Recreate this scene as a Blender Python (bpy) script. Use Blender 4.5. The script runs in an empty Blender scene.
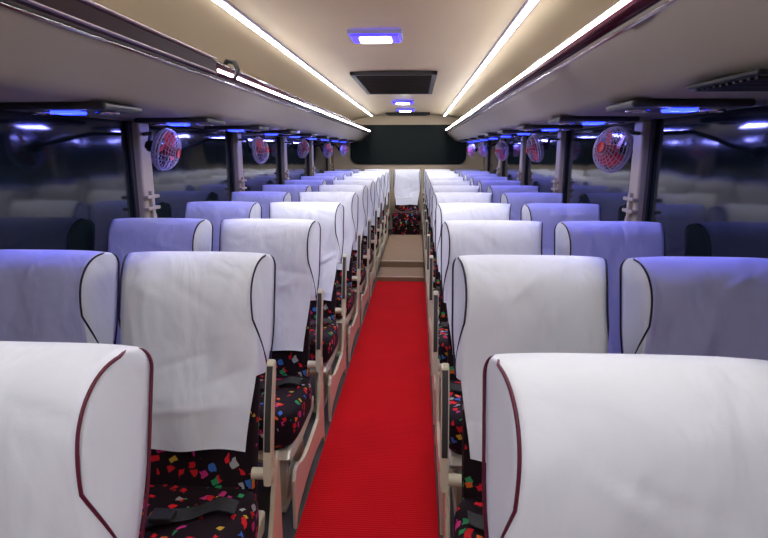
import bpy, bmesh, math, random
from mathutils import Vector, Matrix, noise
random.seed(4)
scene = bpy.context.scene
COL = scene.collection
try:
    scene.view_settings.view_transform = 'Standard'
except Exception:
    pass

# ------------------------------------------------------------ materials
def new_mat(name):
    m = bpy.data.materials.new(name); m.use_nodes = True
    nt = m.node_tree
    return m, nt, nt.nodes.get('Principled BSDF')

def plain(name, col, rough=0.6, metal=0.0, bump=0.0, scale=60, var=0.06, coat=0.0, spec=0.5):
    m, nt, b = new_mat(name)
    N, L = nt.nodes, nt.links
    tc = N.new('ShaderNodeTexCoord')
    no = N.new('ShaderNodeTexNoise'); no.inputs['Scale'].default_value = scale; no.inputs['Detail'].default_value = 4
    L.new(tc.outputs['Object'], no.inputs['Vector'])
    mix = N.new('ShaderNodeMixRGB'); mix.blend_type = 'MULTIPLY'
    mix.inputs['Color1'].default_value = (*col, 1)
    ramp = N.new('ShaderNodeValToRGB')
    ramp.color_ramp.elements[0].color = (1-var*2, 1-var*2, 1-var*2, 1)
    ramp.color_ramp.elements[1].color = (1, 1, 1, 1)
    L.new(no.outputs['Fac'], ramp.inputs['Fac']); L.new(ramp.outputs['Color'], mix.inputs['Color2'])
    mix.inputs['Fac'].default_value = 1
    L.new(mix.outputs['Color'], b.inputs['Base Color'])
    b.inputs['Roughness'].default_value = rough
    b.inputs['Metallic'].default_value = metal
    b.inputs['Coat Weight'].default_value = coat
    b.inputs['Specular IOR Level'].default_value = spec
    if bump:
        bp = N.new('ShaderNodeBump'); bp.inputs['Strength'].default_value = bump; bp.inputs['Distance'].default_value = 0.01
        L.new(no.outputs['Fac'], bp.inputs['Height']); L.new(bp.outputs['Normal'], b.inputs['Normal'])
    return m

def emis(name, col, strength):
    m, nt, b = new_mat(name)
    b.inputs['Base Color'].default_value = (*col, 1)
    b.inputs['Emission Color'].default_value = (*col, 1)
    b.inputs['Emission Strength'].default_value = strength
    return m

def cloth(name, col):
    m, nt, b = new_mat(name)
    N, L = nt.nodes, nt.links
    tc = N.new('ShaderNodeTexCoord')
    oi = N.new('ShaderNodeObjectInfo')
    ad = N.new('ShaderNodeVectorMath'); ad.operation = 'ADD'
    L.new(tc.outputs['Object'], ad.inputs[0]); L.new(oi.outputs['Location'], ad.inputs[1])
    mp = N.new('ShaderNodeMapping'); mp.inputs['Scale'].default_value = (1.4, 1, .7)
    L.new(ad.outputs[0], mp.inputs['Vector'])
    n1 = N.new('ShaderNodeTexNoise'); n1.inputs['Scale'].default_value = 6; n1.inputs['Detail'].default_value = 2.5; n1.inputs['Roughness'].default_value = .5; n1.inputs['Distortion'].default_value = .5
    n2 = N.new('ShaderNodeTexNoise'); n2.inputs['Scale'].default_value = 500; n2.inputs['Detail'].default_value = 1
    L.new(mp.outputs['Vector'], n1.inputs['Vector']); L.new(tc.outputs['Object'], n2.inputs['Vector'])
    b1 = N.new('ShaderNodeBump'); b1.inputs['Strength'].default_value = 0.6; b1.inputs['Distance'].default_value = 0.035
    b2 = N.new('ShaderNodeBump'); b2.inputs['Strength'].default_value = 0.12; b2.inputs['Distance'].default_value = 0.002
    L.new(n1.outputs['Fac'], b1.inputs['Height']); L.new(n2.outputs['Fac'], b2.inputs['Height'])
    L.new(b1.outputs['Normal'], b2.inputs['Normal']); L.new(b2.outputs['Normal'], b.inputs['Normal'])
    b.inputs['Base Color'].default_value = (*col, 1)
    b.inputs['Roughness'].default_value = 0.9
    b.inputs['Sheen Weight'].default_value = 0.1
    b.inputs['Specular IOR Level'].default_value = 0.2
    return m

def pattern_fabric():
    m, nt, b = new_mat('patterned_velour')
    N, L = nt.nodes, nt.links
    tc = N.new('ShaderNodeTexCoord')
    mp = N.new('ShaderNodeMapping'); mp.inputs['Rotation'].default_value = (0.3, 0.35, 0.4)
    L.new(tc.outputs['Object'], mp.inputs['Vector'])
    ds = N.new('ShaderNodeTexNoise'); ds.inputs['Scale'].default_value = 18
    L.new(mp.outputs['Vector'], ds.inputs['Vector'])
    ad = N.new('ShaderNodeMixRGB'); ad.blend_type = 'ADD'; ad.inputs['Fac'].default_value = 0.04
    L.new(mp.outputs['Vector'], ad.inputs['Color1']); L.new(ds.outputs['Color'], ad.inputs['Color2'])
    v = N.new('ShaderNodeTexVoronoi'); v.distance = 'CHEBYCHEV'; v.inputs['Scale'].default_value = 33; v.inputs['Randomness'].default_value = 0.85
    L.new(ad.outputs['Color'], v.inputs['Vector'])
    lt = N.new('ShaderNodeMath'); lt.operation = 'LESS_THAN'; lt.inputs[1].default_value = 0.31
    L.new(v.outputs['Distance'], lt.inputs[0])
    sp = N.new('ShaderNodeSeparateColor'); L.new(v.outputs['Color'], sp.inputs['Color'])
    r = N.new('ShaderNodeValToRGB'); r.color_ramp.interpolation = 'CONSTANT'
    cols = [(0, (.60, .012, .02)), (.40, (.65, .12, .02)), (.52, (.55, .34, .04)), (.60, (.03, .28, .1)), (.70, (.04, .14, .45)), (.80, (.55, .03, .2)), (.94, (.35, .35, .35))]
    e = r.color_ramp.elements
    e[0].position = 0; e[0].color = (*cols[0][1], 1); e[1].position = cols[1][0]; e[1].color = (*cols[1][1], 1)
    for p, c in cols[2:]:
        x = e.new(p); x.color = (*c, 1)
    L.new(sp.outputs['Red'], r.inputs['Fac'])
    gt = N.new('ShaderNodeMath'); gt.operation = 'GREATER_THAN'; gt.inputs[1].default_value = 0.45
    L.new(sp.outputs['Green'], gt.inputs[0])
    mu = N.new('ShaderNodeMath'); mu.operation = 'MULTIPLY'
    L.new(lt.outputs[0], mu.inputs[0]); L.new(gt.outputs[0], mu.inputs[1])
    mx = N.new('ShaderNodeMixRGB'); mx.inputs['Color1'].default_value = (.012, .005, .008, 1)
    L.new(mu.outputs[0], mx.inputs['Fac']); L.new(r.outputs['Color'], mx.inputs['Color2'])
    L.new(mx.outputs['Color'], b.inputs['Base Color'])
    b.inputs['Roughness'].default_value = 0.85
    b.inputs['Specular IOR Level'].default_value = 0.2
    return m

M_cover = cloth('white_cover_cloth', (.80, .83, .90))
M_cover_w = cloth('blue_lit_cover_cloth', (.54, .56, .90))  # white window-seat cloth with the blue lamp light painted into its colour
M_pat = pattern_fabric()
M_pipe_k = plain('navy_piping', (.012, .010, .03), .5)
M_pipe_r = plain('maroon_piping', (.12, .006, .03), .5)
M_beige = plain('cream_plastic', (.62, .56, .41), .3, coat=.3)
M_pil = plain('beige_pillar', (.44, .37, .26), .45)
M_pad = plain('dark_armrest_pad', (.03, .025, .025), .5)
M_grille = plain('near_black_grille', (.018, .016, .016), .6)
M_steel = plain('grey_steel', (.45, .38, .30), .4, .6)
M_belt = plain('black_webbing', (.008, .008, .01), .6, bump=.3, scale=300)
M_ceil = plain('cream_ceiling_panel', (.67, .555, .39), .5, scale=3, var=.03)
M_rack = plain('grey_brown_rack_panel', (.38, .34, .32), .4, scale=4, var=.04)
M_wine = plain('wine_chrome_trim', (.06, .010, .026), .22, .5)
M_brown = plain('dark_maroon_trim', (.030, .006, .012), .6, 0, spec=.2)
M_maroon = plain('maroon_rail', (.10, .012, .035), .4, .2)
M_chrome = plain('chrome_trim', (.7, .65, .7), .15, 1)
M_wall = plain('beige_wall_panel', (.42, .37, .33), .5, scale=5)
M_dark = plain('dark_grey_plastic', (.025, .023, .028), .4)
M_floor = plain('dark_vinyl_floor', (.06, .055, .05), .5, scale=80)
def glassmat(name, rough, spec, bs=.12):
    m, _nt, _b = new_mat(name)
    N, L = _nt.nodes, _nt.links
    tc = N.new('ShaderNodeTexCoord'); no = N.new('ShaderNodeTexNoise'); no.inputs['Scale'].default_value = 3
    L.new(tc.outputs['Object'], no.inputs['Vector'])
    bp = N.new('ShaderNodeBump'); bp.inputs['Strength'].default_value = bs; bp.inputs['Distance'].default_value = .02
    L.new(no.outputs['Fac'], bp.inputs['Height']); L.new(bp.outputs['Normal'], _b.inputs['Normal'])
    _b.inputs['Base Color'].default_value = (.007, .013, .013, 1); _b.inputs['Roughness'].default_value = rough
    _b.inputs['Specular IOR Level'].default_value = spec
    return m
M_glass = glassmat('dark_window_glass', .075, .5)
M_glass_r = glassmat('dark_rear_glass', .4, .15)
M_led = emis('white_led', (1, .97, .93), 32)
M_lampw = emis('white_lamp', (.9, .92, 1), 30)
M_lampb = emis('blue_lamp', (.015, .03, 1), 8)
M_lampb2 = emis('blue_housing_glow', (.035, .02, 1), 3.5)
M_white = plain('white_plastic', (.40, .38, .6), .4)
M_cage = plain('violet_fan_cage', (.40, .36, .66), .5)
M_red = plain('red_fan_plastic', (.70, .025, .08), .4)
M_wood = plain('brown_step_vinyl', (.27, .18, .11), .8, scale=12, var=.1, spec=.2)

M_carpet, nt, b = new_mat('red_carpet_pile')
N, L = nt.nodes, nt.links
tc = N.new('ShaderNodeTexCoord'); n1 = N.new('ShaderNodeTexNoise'); n1.inputs['Scale'].default_value = 260; n1.inputs['Detail'].default_value = 2
n3 = N.new('ShaderNodeTexNoise'); n3.inputs['Scale'].default_value = 3.5; n3.inputs['Detail'].default_value = 2
wv = N.new('ShaderNodeTexWave'); wv.bands_direction = 'Y'; wv.inputs['Scale'].default_value = 26; wv.inputs['Distortion'].default_value = .8; wv.inputs['Detail Scale'].default_value = 8
for n_ in (n1, n3, wv): L.new(tc.outputs['Object'], n_.inputs['Vector'])
r = N.new('ShaderNodeValToRGB'); r.color_ramp.elements[0].color = (.32, .002, .004, 1); r.color_ramp.elements[1].color = (.66, .007, .013, 1)
r.color_ramp.elements[0].position = .2; r.color_ramp.elements[1].position = .8
mm = N.new('ShaderNodeMixRGB'); mm.inputs['Fac'].default_value = .3
m2 = N.new('ShaderNodeMixRGB'); m2.inputs['Fac'].default_value = .22
L.new(n1.outputs['Fac'], mm.inputs['Color1']); L.new(wv.outputs['Fac'], mm.inputs['Color2'])
L.new(mm.outputs['Color'], m2.inputs['Color1']); L.new(n3.outputs['Fac'], m2.inputs['Color2'])
L.new(m2.outputs['Color'], r.inputs['Fac']); L.new(r.outputs['Color'], b.inputs['Base Color'])
bp = N.new('ShaderNodeBump'); bp.inputs['Strength'].default_value = .6; bp.inputs['Distance'].default_value = .004
L.new(mm.outputs['Color'], bp.inputs['Height']); L.new(bp.outputs['Normal'], b.inputs['Normal'])
b.inputs['Roughness'].default_value = .95; b.inputs['Specular IOR Level'].default_value = .1

# ------------------------------------------------------------ mesh helpers
def mk_mesh(name, verts, faces, mat, smooth=True, recalc=True):
    me = bpy.data.meshes.new(name)
    me.from_pydata([tuple(v) for v in verts], [], faces)
    if recalc:
        bm = bmesh.new(); bm.from_mesh(me)
        bmesh.ops.recalc_face_normals(bm, faces=bm.faces); bm.to_mesh(me); bm.free()
    me.materials.append(mat)
    if smooth:
        for p in me.polygons: p.use_smooth = True
    return me

def add(name, me, parent=None, loc=(0, 0, 0), rot=(0, 0, 0), **props):
    o = bpy.data.objects.new(name, me)
    COL.objects.link(o)
    o.location = loc; o.rotation_euler = rot
    if parent is not None: o.parent = parent
    for k, v in props.items(): o[k] = v
    return o

def box_geo(sx, sy, sz, c=(0, 0, 0), bevel=0.0, seg=3):
    bm = bmesh.new(); bmesh.ops.create_cube(bm, size=1)
    for v in bm.verts: v.co = Vector((v.co.x*sx, v.co.y*sy, v.co.z*sz))
    if bevel: bmesh.ops.bevel(bm, geom=bm.edges[:], offset=bevel, segments=seg, profile=.5, affect='EDGES')
    bm.verts.ensure_lookup_table(); bm.faces.ensure_lookup_table(); bm.verts.index_update()
    vs = [v.co + Vector(c) for v in bm.verts]; fs = [[v.index for v in f.verts] for f in bm.faces]
    bm.free(); return vs, fs

def tube_geo(pts, r, seg=6, closed=False):
    pts = [Vector(p) for p in pts]; n = len(pts); vs = []; fs = []
    up = None
    for i, p in enumerate(pts):
        a = pts[(i-1) % n] if (closed or i > 0) else p
        c = pts[(i+1) % n] if (closed or i < n-1) else p
        t = (c-a); t = t.normalized() if t.length > 1e-9 else Vector((0, 0, 1))
        if up is None:
            up = t.orthogonal().normalized()
        up = (up - t*up.dot(t))
        up = up.normalized() if up.length > 1e-6 else t.orthogonal().normalized()
        s = t.cross(up)
        for k in range(seg):
            an = 2*math.pi*k/seg
            vs.append(p + up*math.cos(an)*r + s*math.sin(an)*r)
    m = n if closed else n-1
    for i in range(m):
        j = (i+1) % n
        for k in range(seg):
            l = (k+1) % seg
            fs.append([i*seg+k, i*seg+l, j*seg+l, j*seg+k])
    if not closed:
        fs.append(list(range(seg))); fs.append([(n-1)*seg+k for k in range(seg)])
    return vs, fs

def cyl_geo(p0, p1, r, seg=20):
    return tube_geo([p0, p1], r, seg)

def join_geo(*gs):
    V = []; F = []
    for vs, fs in gs:
        o = len(V); V += list(vs); F += [[i+o for i in f] for f in fs]
    return V, F

def extrude_poly(poly, x0, x1, bevel=0.0):
    bm = bmesh.new()
    f = bm.faces.new([bm.verts.new((x0, y, z)) for y, z in poly])
    r = bmesh.ops.extrude_face_region(bm, geom=[f])
    for v in r['geom']:
        if isinstance(v, bmesh.types.BMVert): v.co.x = x1
    if bevel:
        ed = [e for e in bm.edges if abs(e.verts[0].co.x-e.verts[1].co.x) < 1e-6]
        bmesh.ops.bevel(bm, geom=ed, offset=bevel, segments=2, profile=.5, affect='EDGES')
    bm.verts.index_update()
    vs = [v.co.copy() for v in bm.verts]; fs = [[v.index for v in f.verts] for f in bm.faces]
    bm.free(); return vs, fs

def extrude_y(prof, y0, y1, n=1, closed=True):
    k = len(prof); V = []; F = []
    for i in range(n+1):
        y = y0+(y1-y0)*i/n
        V += [(x, y, z) for x, z in prof]
    for i in range(n):
        for j in range(k if closed else k-1):
            l = (j+1) % k
            F.append([i*k+j, i*k+l, (i+1)*k+l, (i+1)*k+j])
    if closed:
        F.append(list(range(k))); F.append([n*k+j for j in range(k)])
    return V, F

def sm(a, b, x):
    t = max(0, min(1, (x-a)/(b-a))); return t*t*(3-2*t)

# ------------------------------------------------------------ seat
LB = .70; LEAN = math.radians(14.5); ZTOP = 1.065
def bp3(u, v, t):
    d = v-LB
    return Vector((u, d*math.sin(LEAN)+t*math.cos(LEAN), ZTOP+d*math.cos(LEAN)-t*math.sin(LEAN)))

VC = .580          # height of the widest point of the side wing
RF = LB-VC
VB = .345          # bottom point of the wing
def sect(v, inset=0.0, apron=False):
    wb = .202+.012*sm(.30, .50, v); tb = .060
    if v >= VC:
        B = math.sqrt(max(0, 1-((v-VC)/RF)**2))
        tf = -.030+.112*B**.8
    else:
        B = sm(VB-.05, VC, v)
        tf = .043+.039*B
    wf = wb-.027*B
    if apron and v < .40:
        wf = min(wf, .168+.034*sm(.08, .40, v))
    k = 1
    Rb = .034
    if v > LB-Rb:
        a = (v-(LB-Rb))/Rb; k = math.sqrt(max(0, 1-a*a))
        tb = .034+(tb-.034)*k
        wb -= .014*(1-k); wf = min(wf, wb-.002)
    return wf-inset, wb-inset, tf-inset, tb-inset, min(k, 1)

FOLDS = {}
def folds(seed):
    if seed not in FOLDS:
        rr = random.Random(seed*13+5)
        L_ = []
        for i in range(18):
            L_.append((rr.uniform(-.17, .17), rr.choice((rr.uniform(.14, .45), rr.uniform(.30, .62))), rr.uniform(-.8, .8) if rr.random() < .45 else rr.uniform(1.0, 2.1), rr.uniform(.007, .014), rr.uniform(.05, .14), rr.uniform(-.006, .008)))
        FOLDS[seed] = L_
    return FOLDS[seed]

def ring(v, inset=0., seed=0, wr=0., apron=False, nf=30, nw=6):
    wf, wb, tf, tb, k = sect(v, inset, apron)
    P = []
    def put(u, t, front=False):
        dv = -.005*(abs(u)/wb)**4*(1 if v > .5 else 0)
        if wr:
            q = Vector((u*5+seed*3.1, v*5, seed*1.7+t*5))
            amt = wr*(1 if v > .4 else 1.6)
            t += noise.noise(q)*amt + noise.noise(q*2.3)*amt*.35
            u += noise.noise(q+Vector((5, 5, 5)))*amt*.3
            if front:
                for (cu, cv, an, wd, ln, am) in folds(seed):
                    du = u-cu; dvv = v-cv
                    al = du*math.cos(an)+dvv*math.sin(an); ac = -du*math.sin(an)+dvv*math.cos(an)
                    t -= am*math.exp(-(ac/wd)**2-(al/ln)**2)
                t += math.sin(u*26+seed*2+v*4)*.007*sm(.42, .12, v)
                if v < .22: dv += .018*noise.noise(Vector((u*6+seed*2, seed, 0)))*sm(.22, .115, v)
        P.append(bp3(u, v+dv-(inset if v > .6 else 0), t))
    for i in range(nf+1):
        s = -1+2*i/nf
        put(s*wf, -tf-.003*(1-s**4)*k, True)
    for i in range(1, nw):
        s = i/nw
        put(wf+(wb-wf)*s+.006*math.sin(math.pi*s)*k, -tf+(tf+tb)*s)
    for i in range(nf+1):
        s = 1-2*i/nf
        put(s*wb, tb+.008*(1-s**4)*k)
    for i in range(1, nw):
        s = 1-i/nw
        put(-(wf+(wb-wf)*s+.006*math.sin(math.pi*s)*k), -tf+(tf+tb)*s)
    return P

def vs_list(v0, n=14):
    out = []
    for i in range(n): out.append(v0+(LB-RF-v0)*i/n)
    for i in range(17):
        out.append(LB-RF+RF*math.sin(math.pi/2*i/16))
    return out

NF = 30; NW = 6
def cover_mesh(seed, mat):
    vv = vs_list(.115, 48); V = []; F = []; n = None; W = set()
    for v in vv:
        rr = ring(v, -.004, seed, .0065, apron=True); n = len(rr); V += rr
    for i in range(len(vv)-1):
        for j in range(n):
            l = (j+1) % n
            front = j < NF
            wing = (NF <= j < NF+NW) or j >= 2*NF+NW
            if not front and vv[i] < VB-.01: continue
            if wing: W.add(len(F))
            F.append([i*n+j, i*n+l, (i+1)*n+l, (i+1)*n+j])
    i = len(vv)-1
    F.append([i*n+j for j in range(n)])
    me = mk_mesh('headrest_cover', V, F, mat)
    me.materials.append(M_cover)  # white wings on blue-tinted covers: aisle light on the sides, painted by material
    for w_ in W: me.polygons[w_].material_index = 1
    return me

def core_mesh():
    vv = [x for x in vs_list(-.04, 16)]; V = []; F = []; n = 0
    for v in vv:
        rr = ring(v, .015, nf=16); n = len(rr); V += rr
    for i in range(len(vv)-1):
        for j in range(n):
            l = (j+1) % n
            F.append([i*n+j, i*n+l, (i+1)*n+l, (i+1)*n+j])
    F.append(list(range(n))); F.append([(len(vv)-1)*n+j for j in range(n)])
    return mk_mesh('backrest', V, F, M_pat)

def piping_mesh(side, mat):
    fr = []; bk = []
    for v in [x for x in vs_list(VB, 16)]:
        wf, wb, tf, tb, k = sect(v, -.006, False)
        dv = -.005*(wf/wb)**4
        bl = max(0, min(1, (v-VB)/.16))**.75
        t = -tf+(tf+tb)*(1-bl)*.9
        fr.append(bp3(side*(wf+(wb-wf+.003)*(1-bl)), v+dv, t-.002)); bk.append(bp3(side*(wb+.001), v-.005, tb+.001))
    pts = fr+list(reversed(bk))
    g = tube_geo(pts, .0029, 6, closed=True)
    return mk_mesh('piping', g[0], g[1], mat)

CZ = -.03
def cushion_mesh():
    bm = bmesh.new(); bmesh.ops.create_cube(bm, size=1)
    bmesh.ops.subdivide_edges(bm, edges=bm.edges[:], cuts=9, use_grid_fill=True)
    for v in bm.verts:
        x, y, z = v.co.x*2, v.co.y*2, v.co.z*2
        m = max(abs(x), abs(y), abs(z))
        p = 5
        ln = (abs(x)**p+abs(y)**p+abs(z)**p)**(1/p)
        x, y, z = x/ln*m, y/ln*m, z/ln*m
        zz = z*.085
        if z > 0:
            zz -= .016*(1-x*x)*(1-y*y)
            zz += .012*sm(-.4, -.95, y)
        v.co = Vector((x*.224, -.40+y*.245, .370+CZ+zz+(-y)*.012))
    vs = [v.co.copy() for v in bm.verts]; bm.verts.index_update()
    fs = [[q.index for q in f.verts] for f in bm.faces]; bm.free()
    return mk_mesh('seat_cushion', vs, fs, M_pat)

def frame_mesh():
    g1 = extrude_poly([(-.12, .27), (-.60, .27), (-.63, .25), (-.60, .22), (-.40, .20), (-.14, .21)], -.205, .205, .008)
    return mk_mesh('seat_frame', *g1, M_beige, smooth=False)

def leg_mesh():
    g = join_geo(box_geo(.04, .05, .22, (0, -.24, .11), .006), box_geo(.04, .05, .21, (0, -.52, .105), .006), box_geo(.055, .42, .025, (0, -.38, .0125), .006))
    return mk_mesh('leg', *g, M_beige, smooth=False)

def side_panel_mesh(side):
    top = []; bot = []
    N_ = 26
    for i in range(N_+1):
        s = i/N_
        y = -.68+.63*s
        zt = .215+.03*sm(.3, 0, s)-.03*math.sin(math.pi*s)+.22*sm(.76, 1.0, s)-.05*sm(.06, 0, s)
        zb = .0+.085*(math.sin(math.pi*s)**.35)*(1 if 0 < s < 1 else 0)
        top.append((y, zt)); bot.append((y, min(zb, zt-.03)))
    poly = bot+list(reversed(top))
    x0 = side*.222; x1 = side*.237
    return mk_mesh('side_panel', *extrude_poly(poly, min(x0, x1), max(x0, x1), .004), M_beige, smooth=False)

def arm_path(n, v0, v1, off):
    out = []
    for i in range(n):
        s = i/(n-1); v = v0+(v1-v0)*s
        q = bp3(0, v, off-.010*math.sin(math.pi*s))
        out.append((q.y, q.z))
    return out

def arm_mesh(side):
    f = arm_path(14, .03, .375, -.075); b_ = arm_path(14, .03, .375, -.042)
    t0 = bp3(0, .385, -.068); t1 = bp3(0, .388, -.058); t2 = bp3(0, .385, -.048)
    poly = f+[(t0.y, t0.z), (t1.y, t1.z), (t2.y, t2.z)]+list(reversed(b_))
    x0, x1 = side*.237, side*.260
    g = extrude_poly(poly, min(x0, x1), max(x0, x1), .005)
    c = bp3(0, .06, -.056)
    hinge = cyl_geo((side*.20, c.y, c.z), (side*.262, c.y, c.z), .017, 18)
    return mk_mesh('armrest', *join_geo(g, hinge), M_beige, smooth=False)

def pad_mesh(side):
    V = []; F = []
    n = 18
    for i in range(n):
        s = i/(n-1); v = .13+.24*s
        q = bp3(0, v, -.075-.010*math.sin(math.pi*(v-.03)/.345)+.001)
        for (du, dt) in ((-.009, 0), (-.007, -.006), (.007, -.006), (.009, 0), (.007, .003), (-.007, .003)):
            V.append((side*.2485+du, q.y+dt, q.z))
    for i in range(n-1):
        for k in range(6):
            l = (k+1) % 6
            F.append([i*6+k, i*6+l, i*6+6+l, i*6+6+k])
    F.append(list(range(6))); F.append([(n-1)*6+k for k in range(6)])
    return mk_mesh('armrest_pad', V, F, M_pad, False)

def belt_mesh():
    V = []; F = []
    n = 24
    for i in range(n+1):
        s = i/n; x = -.19+.38*s
        y = -.33-.05*math.sin(s*5)-.05*s
        z = CZ+.457+.012*math.sin(s*9)**2-.010*(1-(2*s-1)**2)
        V += [(x, y-.022, z-.002), (x, y+.022, z+.006), (x, y+.022, z+.002), (x, y-.022, z-.006)]
    for i in range(n):
        for k in range(4):
            l = (k+1) % 4
            F.append([i*4+k, i*4+l, i*4+4+l, i*4+4+k])
    F += [[0, 1, 2, 3], [n*4, n*4+1, n*4+2, n*4+3]]
    g = box_geo(.06, .045, .016, (0.01, -.385, .466+CZ), .004)
    return mk_mesh('seat_belt', *join_geo((V, F), g), M_belt, smooth=False)

NV = 6
COVA = [cover_mesh(i, M_cover) for i in range(NV)]
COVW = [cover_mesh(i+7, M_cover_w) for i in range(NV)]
CORE = core_mesh(); CUSH = cushion_mesh(); FRAME = frame_mesh(); LEG = leg_mesh(); BELT = belt_mesh()
VAL = mk_mesh('seat_valance', *extrude_poly([(-.63, .04), (-.660, .27), (-.645, .31), (-.60, .28), (-.60, .04)], -.21, .21, .008), M_pat, False)
PIPE = {(s, c): piping_mesh(s, M_pipe_k if c == 'k' else M_pipe_r) for s in (-1, 1) for c in 'kr'}
SIDE = {s: side_panel_mesh(s) for s in (-1, 1)}
ARM = {s: arm_mesh(s) for s in (-1, 1)}
PAD = {s: pad_mesh(s) for s in (-1, 1)}

def make_seat(x, y, kind, aisle_side, idx, pipe='k', label='', valance=False):
    e = bpy.data.objects.new('bus_seat', None); COL.objects.link(e)
    e.empty_display_size = .1
    e.location = (x, y, 0)
    e['label'] = label; e['category'] = 'bus seat'; e['group'] = 'bus seats with cloth covers'
    add('backrest', CORE, e)
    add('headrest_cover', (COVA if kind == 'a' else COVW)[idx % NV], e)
    for s in (-1, 1): add('piping', PIPE[(s, pipe)], e)
    add('seat_cushion', CUSH, e); add('seat_frame', FRAME, e)
    for lx in (-.15, .15): add('leg', LEG, e, (lx, 0, 0))
    add('seat_belt', BELT, e)
    if valance: add('seat_valance', VAL, e)
    if aisle_side:
        add('side_panel', SIDE[aisle_side], e)
        a = add('armrest', ARM[aisle_side], e)
        add('armrest_pad', PAD[aisle_side], a, label='dark padded armrest strip')
    return e

D0 = .80; P = .83; XA = .499; XW = 1.005
LA = 'bus seat with loose white cloth cover beside the aisle'
LW = 'bus seat with white cloth cover, blue lamp light painted in, beside the window'
for r_ in range(0, 10):
    y = D0+P*r_
    for s in (-1, 1):
        if r_ == 0:
            make_seat(s*XA, y, 'a', -s, r_+(s > 0), 'r', 'bus seat with white cloth cover and maroon piping')
        else:
            make_seat(s*XA, y, 'a', -s, r_*2+(s > 0), 'k', LA)
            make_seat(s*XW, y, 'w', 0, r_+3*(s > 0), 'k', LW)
ylast = D0+P*10
for i, x in enumerate((-.972, -.486, 0, .486, .972)):
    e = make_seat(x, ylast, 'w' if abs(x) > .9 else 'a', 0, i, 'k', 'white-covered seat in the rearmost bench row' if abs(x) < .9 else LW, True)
    if x == 0:
        e['label'] = 'white-covered rear bench seat facing the aisle'

# ------------------------------------------------------------ shell
Y0, Y1 = -1.2, 9.75
HW = 1.28
ST = dict(kind='structure')
add('floor', mk_mesh('floor', *box_geo(2*HW+.1, Y1-Y0+.1, .06, (0, (Y0+Y1)/2, -.03)), M_floor, False), label='dark vinyl bus floor', category='floor', **ST)
prof = []
for i in range(41):
    x = -HW-.02+(2*HW+.04)*i/40; ax = abs(x)
    z = 1.955-.02*(ax/.6)**2 if ax < .6 else 1.935-.10*((ax-.6)/.4)**1.6
    prof.append((x, z))
up = [(x, 2.06) for x, z in reversed(prof)]
add('ceiling', mk_mesh('ceiling', *extrude_y(prof+up, Y0-.05, Y1+.05), M_ceil), label='cream curved bus ceiling', category='ceiling', **ST)
ZW0, ZW1 = .80, 1.512
for s, nm in ((-1, 'left'), (1, 'right')):
    g = join_geo(box_geo(.06, Y1-Y0, ZW0, (s*(HW+.03), (Y0+Y1)/2, ZW0/2)),
                 box_geo(.06, Y1-Y0, 1.95-ZW1, (s*(HW+.03), (Y0+Y1)/2, (1.95+ZW1)/2)))
    add('wall_'+nm, mk_mesh('wall', *g, M_wall, False), label='beige side wall panel', category='wall', **ST)
add('wall_rear', mk_mesh('wall', *box_geo(2*HW+.1, .06, 2.0, (0, Y1+.03, 1.0)), M_ceil, False), label='cream rear wall', category='wall', **ST)
add('wall_front', mk_mesh('wall', *box_geo(2*HW+.1, .06, 2.0, (0, Y0-.03, 1.0)), M_wall, False), label='beige front bulkhead', category='wall', **ST)

def rounded_rect(w, h, r, n=6):
    pts = []
    for cx, cz, a0 in ((w/2-r, h/2-r, 0), (-w/2+r, h/2-r, 90), (-w/2+r, -h/2+r, 180), (w/2-r, -h/2+r, 270)):
        for i in range(n+1):
            a = math.radians(a0+90*i/n)
            pts.append((cx+r*math.cos(a), cz+r*math.sin(a)))
    return pts
rp = rounded_rect(1.98, .66, .14)
g = extrude_y([(x, z+1.46) for x, z in rp], Y1-.03, Y1-.005)
add('window_1', mk_mesh('window', *g, M_glass_r, False), label='dark rounded rear window', category='window', **ST)

PY = [1.24, 2.86, 4.42, 5.98, 7.54, 9.10]
wn = 2
for s in (-1, 1):
    edges = [Y0]+PY+[Y1]
    for i in range(len(edges)-1):
        a, c = edges[i], edges[i+1]
        o = add('window_%d' % wn, mk_mesh('window', *box_geo(.02, c-a, ZW1-ZW0, (s*(HW+.02), (a+c)/2, (ZW0+ZW1)/2)), M_glass, False), label='large dark side window glass at night', category='window', **ST)
        wn += 1
PIL = mk_mesh('window_pillar', *box_geo(.045, .12, ZW1-ZW0+.04, (0, 0, (ZW0+ZW1)/2-.02), .012), M_pil, False)
BRK = mk_mesh('bracket', *join_geo(box_geo(.03, .13, .018, (0, 0, .03), .005), box_geo(.03, .13, .018, (0, 0, -.03), .005), box_geo(.022, .03, .12, (0, 0, 0), .005), cyl_geo((-.012, 0, -.075), (.012, 0, -.075), .02)), M_pil, False)
SEAL = mk_mesh('rubber_seal', *join_geo(box_geo(.012, .04, ZW1-ZW0, (0.0, -.075, (ZW0+ZW1)/2)), box_geo(.012, .04, ZW1-ZW0, (0.0, .075, (ZW0+ZW1)/2))), M_dark, False)
for s in (-1, 1):
    for py in PY:
        o = add('window_pillar', PIL, None, (s*(HW-.018), py, 0), label='beige pillar between side windows', category='pillar', group='window pillars')
        add('bracket', BRK, o, (-s*.030, 0, 1.10)); add('rubber_seal', SEAL, o, (s*.018, 0, 0))

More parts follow.
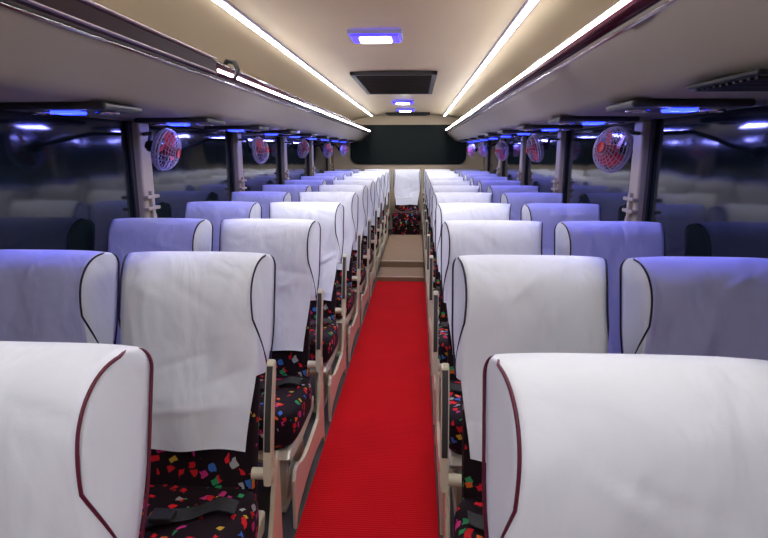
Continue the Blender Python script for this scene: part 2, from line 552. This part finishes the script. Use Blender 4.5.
# carpet and step
YS = 5.72
add('carpet', mk_mesh('carpet', *box_geo(.518, YS-Y0, .012, (0, (Y0+YS)/2, .006), .003), M_carpet, False), label='bright red carpet runner along the aisle', category='carpet')
y2 = YS+.55; y3 = ylast-.72
g = join_geo(box_geo(.50, .55, .05, (0, YS+.275, .025), .006), box_geo(.50, y3-y2, .11, (0, (y2+y3)/2, .055), .006))
st = add('aisle_step', mk_mesh('aisle_step', *g, M_wood, False), label='brown vinyl raised aisle step behind the carpet', category='step')
add('step_edge', mk_mesh('step_edge', *join_geo(box_geo(.50, .025, .012, (0, YS+.012, .054), .003), box_geo(.50, .025, .012, (0, y2+.012, .114), .003)), M_steel, False), st, label='metal step nosing')

# luggage racks
for s in (-1, 1):
    pr = [(.64, 1.665), (.68, 1.625), (.72, 1.580), (.76, 1.542), (.79, 1.520), (.84, 1.513), (1.10, 1.512), (HW, 1.512), (HW, 1.545), (1.1, 1.55), (.86, 1.56), (.78, 1.61), (.70, 1.672), (.64, 1.69)]
    rk = add('luggage_rack', mk_mesh('luggage_rack', *extrude_y([(s*x, z) for x, z in pr], Y0, Y1), M_rack), label='grey-brown overhead luggage rack above the windows', category='luggage rack')
    fs_ = [(.630, 1.660), (.624, 1.668), (.624, 1.692), (.630, 1.700), (.642, 1.700), (.644, 1.660)]
    add('rack_edge', mk_mesh('rack_edge', *extrude_y([(s*x, z) for x, z in fs_], Y0, Y1), M_wine), rk, label='glossy wine-coloured rack edge')
    yr = 2.22 if s < 0 else Y0
    t = join_geo(tube_geo([(s*.634, yr, 1.708), (s*.634, Y1, 1.708)], .008, 8), tube_geo([(s*.650, Y0, 1.650), (s*.650, Y1, 1.650)], .005, 8))
    add('rail', mk_mesh('rail', *t, M_chrome), rk, label='chrome rack rail')
    if s < 0:
        pf = [(-.634, 1.656), (-.620, 1.656), (-.617, 1.660), (-.617, 1.704), (-.620, 1.708), (-.634, 1.708)]
        add('edge_cover', mk_mesh('edge_cover', *extrude_y(pf, Y0, 2.22), M_brown, False), rk, label='dark brown cover over the rack edge')
        g = join_geo(tube_geo([(-.616, Y0, 1.661), (-.616, 2.22, 1.661)], .0045, 8), tube_geo([(-.618, Y0, 1.713), (-.618, 2.22, 1.713)], .006, 8))
        add('maroon_rail', mk_mesh('maroon_rail', *g, M_maroon), rk, label='thin maroon rails along the rack cover')
    if s > 0:
        g = [box_geo(.20, .28, .010, (.87, 1.22, 1.508), .004)]+[box_geo(.17, .010, .006, (.87, 1.11+i*.025, 1.501)) for i in range(10)]
        add('rack_vent', mk_mesh('rack_vent', *join_geo(*g), M_grille, False), rk, label='small dark vent in the rack underside')
    y_s = 2.25 if s < 0 else Y0
    add('led_strip', mk_mesh('led_strip', *box_geo(.008, Y1-y_s-.4, .010, (s*.622, (y_s+Y1-.4)/2, 1.694 if s > 0 else 1.676), .002), M_led, False), rk, label='glowing white light strip along the rack edge')
for s in (-1, 1):
    o = add('ceiling_light_strip', mk_mesh('ceiling_light_strip', *box_geo(.045, Y1-Y0-.3, .012, (s*.60, (Y0+Y1)/2-.1, 1.931), .003), M_white, False), label='long white ceiling light strip in a slim channel', category='light strip', group='ceiling light strips')
    add('diffuser', mk_mesh('diffuser', *box_geo(.020, Y1-Y0-.32, .012, (s*.60, (Y0+Y1)/2-.1, 1.923), .004), M_led, False), o, label='glowing white diffuser')

# ceiling lamps
HS = mk_mesh('lamp_housing', *box_geo(.25, .20, .03, (0, 0, 0), .012), M_lampb2, False)
DF = mk_mesh('lamp_lens', *box_geo(.16, .11, .02, (0, 0, -.014), .008), M_lampw, False)
RM = mk_mesh('lamp_rim', *join_geo(box_geo(.27, .010, .022, (0, -.105, .004), .004), box_geo(.27, .010, .022, (0, .105, .004), .004), box_geo(.010, .21, .022, (-.13, 0, .004), .004), box_geo(.010, .21, .022, (.13, 0, .004), .004)), M_white, False)
def area(loc, sx, sy, en, col, rot=(0, 0, 0)):
    ld = bpy.data.lights.new('lamp_light', 'AREA'); ld.shape = 'RECTANGLE'; ld.size = sx; ld.size_y = sy; ld.energy = en; ld.color = col
    lo = bpy.data.objects.new('lamp_light', ld); COL.objects.link(lo); lo.location = loc; lo.rotation_euler = rot
    return lo
for x, y, en in ((-.055, 3.0, 6), (-.02, 6.95, 5), (-.02, 8.3, 5), (0, -.45, 7)):
    o = add('ceiling_lamp', HS, None, (x, y, 1.935), label='blue-edged white ceiling lamp between the strips', category='ceiling lamp', group='ceiling lamps')
    add('lamp_lens', DF, o, label='bright white lamp lens'); add('lamp_rim', RM, o)
    area((x, y, 1.90), .16, .10, en, (.92, .93, 1))
# ceiling vent
vx = -.025
vt = add('ceiling_vent', mk_mesh('ceiling_vent', *join_geo(box_geo(.66, .04, .03, (vx, 4.40, 1.937), .006), box_geo(.66, .04, .03, (vx, 5.85, 1.937), .006), box_geo(.04, 1.48, .03, (vx-.31, 5.12, 1.937), .006), box_geo(.04, 1.48, .03, (vx+.31, 5.12, 1.937), .006), box_geo(.60, 1.45, .01, (vx, 5.12, 1.948))), M_dark, False), label='near-black slatted ceiling air grille', category='air vent')
gs = [box_geo(.58, .012, .026, (vx, 4.47+i*.098, 1.930), .003) for i in range(14)]
add('louvre', mk_mesh('louvre', *join_geo(*gs), plain('grille_slat', (.035, .028, .026), .7, spec=.2), False), vt, label='dark brown louvre slats')
v2 = add('ceiling_vent', mk_mesh('ceiling_vent', *join_geo(box_geo(.7, .3, .03, (0, 9.2, 1.937), .006)), M_grille, False), label='small dark air grille near the rear wall', category='air vent')
add('louvre', mk_mesh('louvre', *join_geo(*[box_geo(.62, .015, .01, (0, 9.08+i*.04, 1.918)) for i in range(7)]), M_pad, False), v2)

# overhead consoles
def arc(cx, cy, r, n=24): return [(cx+r*math.cos(2*math.pi*i/n), cy+r*math.sin(2*math.pi*i/n)) for i in range(n)]
CB = mk_mesh('overhead_console', *box_geo(.34, .24, .022, (0, 0, 0), .010), M_dark, False)
CV = mk_mesh('air_nozzle', *join_geo(tube_geo([(x, y, -.013) for x, y in arc(0, 0, .030)], .006, 6, True), tube_geo([(x, y, -.012) for x, y in arc(0, 0, .016)], .004, 6, True), cyl_geo((0, 0, -.008), (0, 0, -.018), .008)), M_chrome)
CLT = mk_mesh('reading_lamp', *box_geo(.08, .07, .012, (0, 0, -.014), .004), M_lampb, False)
for s in (-1, 1):
    for r_ in range(1, 10):
        y = D0+P*r_+.16
        x = .94
        o = add('overhead_console', CB, None, (s*x, y, 1.5005), (0, 0, 0), label='dark overhead console with blue-lit reading lamp under the rack', category='overhead console', group='overhead passenger consoles')
        add('air_nozzle', CV, o, (-.11, 0, 0)); add('air_nozzle', CV, o, (.11, 0, 0))
        add('reading_lamp', CLT, o, (0, -.03, 0), label='glowing blue reading lamp')
        ld = bpy.data.lights.new('blue_reading_light', 'AREA'); ld.shape = 'RECTANGLE'; ld.size = .12; ld.size_y = .06
        ld.energy = 2.1; ld.color = (.24, .25, 1)
        lo = bpy.data.objects.new('blue_reading_light', ld); COL.objects.link(lo); lo.location = (s*x, y-.03, 1.475)
        lo.rotation_euler = (math.radians(-14), 0, 0)

# fans
def fan_parts():
    cage = []
    for k, rr in enumerate((.03, .045, .058, .070, .080, .088)):
        dep = -.055*math.sqrt(max(0, 1-(rr/.092)**2))-.006
        cage.append(tube_geo([(x, dep, z) for x, z in arc(0, 0, rr, 28)], .0014, 4, True))
        if rr > .05: cage.append(tube_geo([(x, .040*math.sqrt(max(0, 1-(rr/.092)**2))+.006, z) for x, z in arc(0, 0, rr, 28)], .0014, 4, True))
    cage.append(tube_geo([(x, -.006, z) for x, z in arc(0, 0, .091, 32)], .0045, 6, True))
    cage.append(tube_geo([(x, .008, z) for x, z in arc(0, 0, .091, 32)], .0045, 6, True))
    for i in range(20):
        a = 2*math.pi*i/20
        pts = []
        for rr in (.018, .045, .07, .085, .091):
            tw = a+(.091-rr)*6
            pts.append((rr*math.cos(tw), -.055*math.sqrt(max(0, 1-(rr/.092)**2))-.006, rr*math.sin(tw)))
        for rr in (.08, .05, .03):
            pts.append((rr*math.cos(a), .040*math.sqrt(1-(rr/.092)**2)+.006, rr*math.sin(a)))
        cage.append(tube_geo(pts, .0013, 4))
    C = mk_mesh('fan_cage', *join_geo(*cage), M_cage)
    V = []; F = []
    for bl in range(4):
        a0 = bl*math.pi/2; o = len(V)
        for i in range(7):
            rr = .016+.064*i/6; wdt = .55+.50*math.sin(math.pi*min(1, .15+i/7))
            for j in range(5):
                s = j/4-.5
                a = a0+s*wdt*1.3+.3*i/6
                V.append((rr*math.cos(a), -.008+s*.030, rr*math.sin(a)))
        for i in range(6):
            for j in range(4):
                q = o+i*5+j
                F.append([q, q+1, q+6, q+5])
    B = mk_mesh('fan_blades', *join_geo((V, F), cyl_geo((0, -.064, 0), (0, .012, 0), .022)), M_red, recalc=False)
    MT = mk_mesh('fan_motor', *join_geo(cyl_geo((0, .012, 0), (0, .075, 0), .026), cyl_geo((0, .075, 0), (0, .085, 0), .018)), M_dark)
    return C, B, MT
FC, FB, FM = fan_parts()
ANG = {-1: [100, 85, 92, 75, 80], 1: [66, 88, 74, 90, 75]}
TLT = {-1: [16, -4, 8, 0, 5], 1: [-10, 14, 4, 12, 0]}
ROL = {-1: [25, 5, 15, 0, 0], 1: [-20, 10, 0, 10, 0]}
FZ = {-1: [1.372, 1.368, 1.385, 1.37, 1.38], 1: [1.372, 1.38, 1.365, 1.38, 1.37]}
FY = [2.50, 4.02, 5.54, 7.1, 8.6]
for s in (-1, 1):
    for i, fy in enumerate(FY):
        py = PY[i+1]
        e = bpy.data.objects.new('wall_fan', None); COL.objects.link(e); e.empty_display_size = .05
        e.location = (s*.965, fy-.02 if s < 0 else fy-.12, FZ[s][i])
        e.rotation_euler = (math.radians(TLT[s][i]), math.radians(ROL[s][i]), -s*math.radians(ANG[s][i]))
        e['label'] = 'small red-bladed caged fan mounted on the window pillar'; e['category'] = 'fan'; e['group'] = 'pillar fans'
        add('fan_cage', FC, e); add('fan_blades', FB, e, label='red fan blades and hub'); add('fan_motor', FM, e)
        inv = (Matrix.Translation(e.location) @ e.rotation_euler.to_matrix().to_4x4()).inverted()
        a = Vector((0, .07, 0)); c = inv @ Vector((s*(HW-.045), py-.02, 1.45)); m = inv @ Vector((s*1.14, py-.14, 1.45))
        add('mounting_arm', mk_mesh('mounting_arm', *join_geo(tube_geo([a, m, c], .010, 8)), M_dark), e, label='dark mounting arm')

pts = [(-.612, 2.42, 1.665), (-.595, 2.42, 1.70), (-.61, 2.42, 1.73), (-.64, 2.42, 1.735), (-.665, 2.42, 1.70)]
add('cable_loop', mk_mesh('cable_loop', *tube_geo(pts, .010, 8), M_belt), None, label='black cable loop hooked over the rack rail', category='cable')

w = bpy.data.worlds.new('night'); scene.world = w; w.use_nodes = True
w.node_tree.nodes['Background'].inputs[0].default_value = (.01, .012, .02, 1)
w.node_tree.nodes['Background'].inputs[1].default_value = .3

# ------------------------------------------------------------ camera
cd = bpy.data.cameras.new('cam'); cam = bpy.data.objects.new('cam', cd); COL.objects.link(cam)
cd.sensor_width = 36; cd.lens = 26.0; cd.clip_start = .02
cam.location = (.165, 0, 1.37)
cam.rotation_euler = (math.radians(90-12.1), 0, math.radians(3.4))
scene.camera = cam
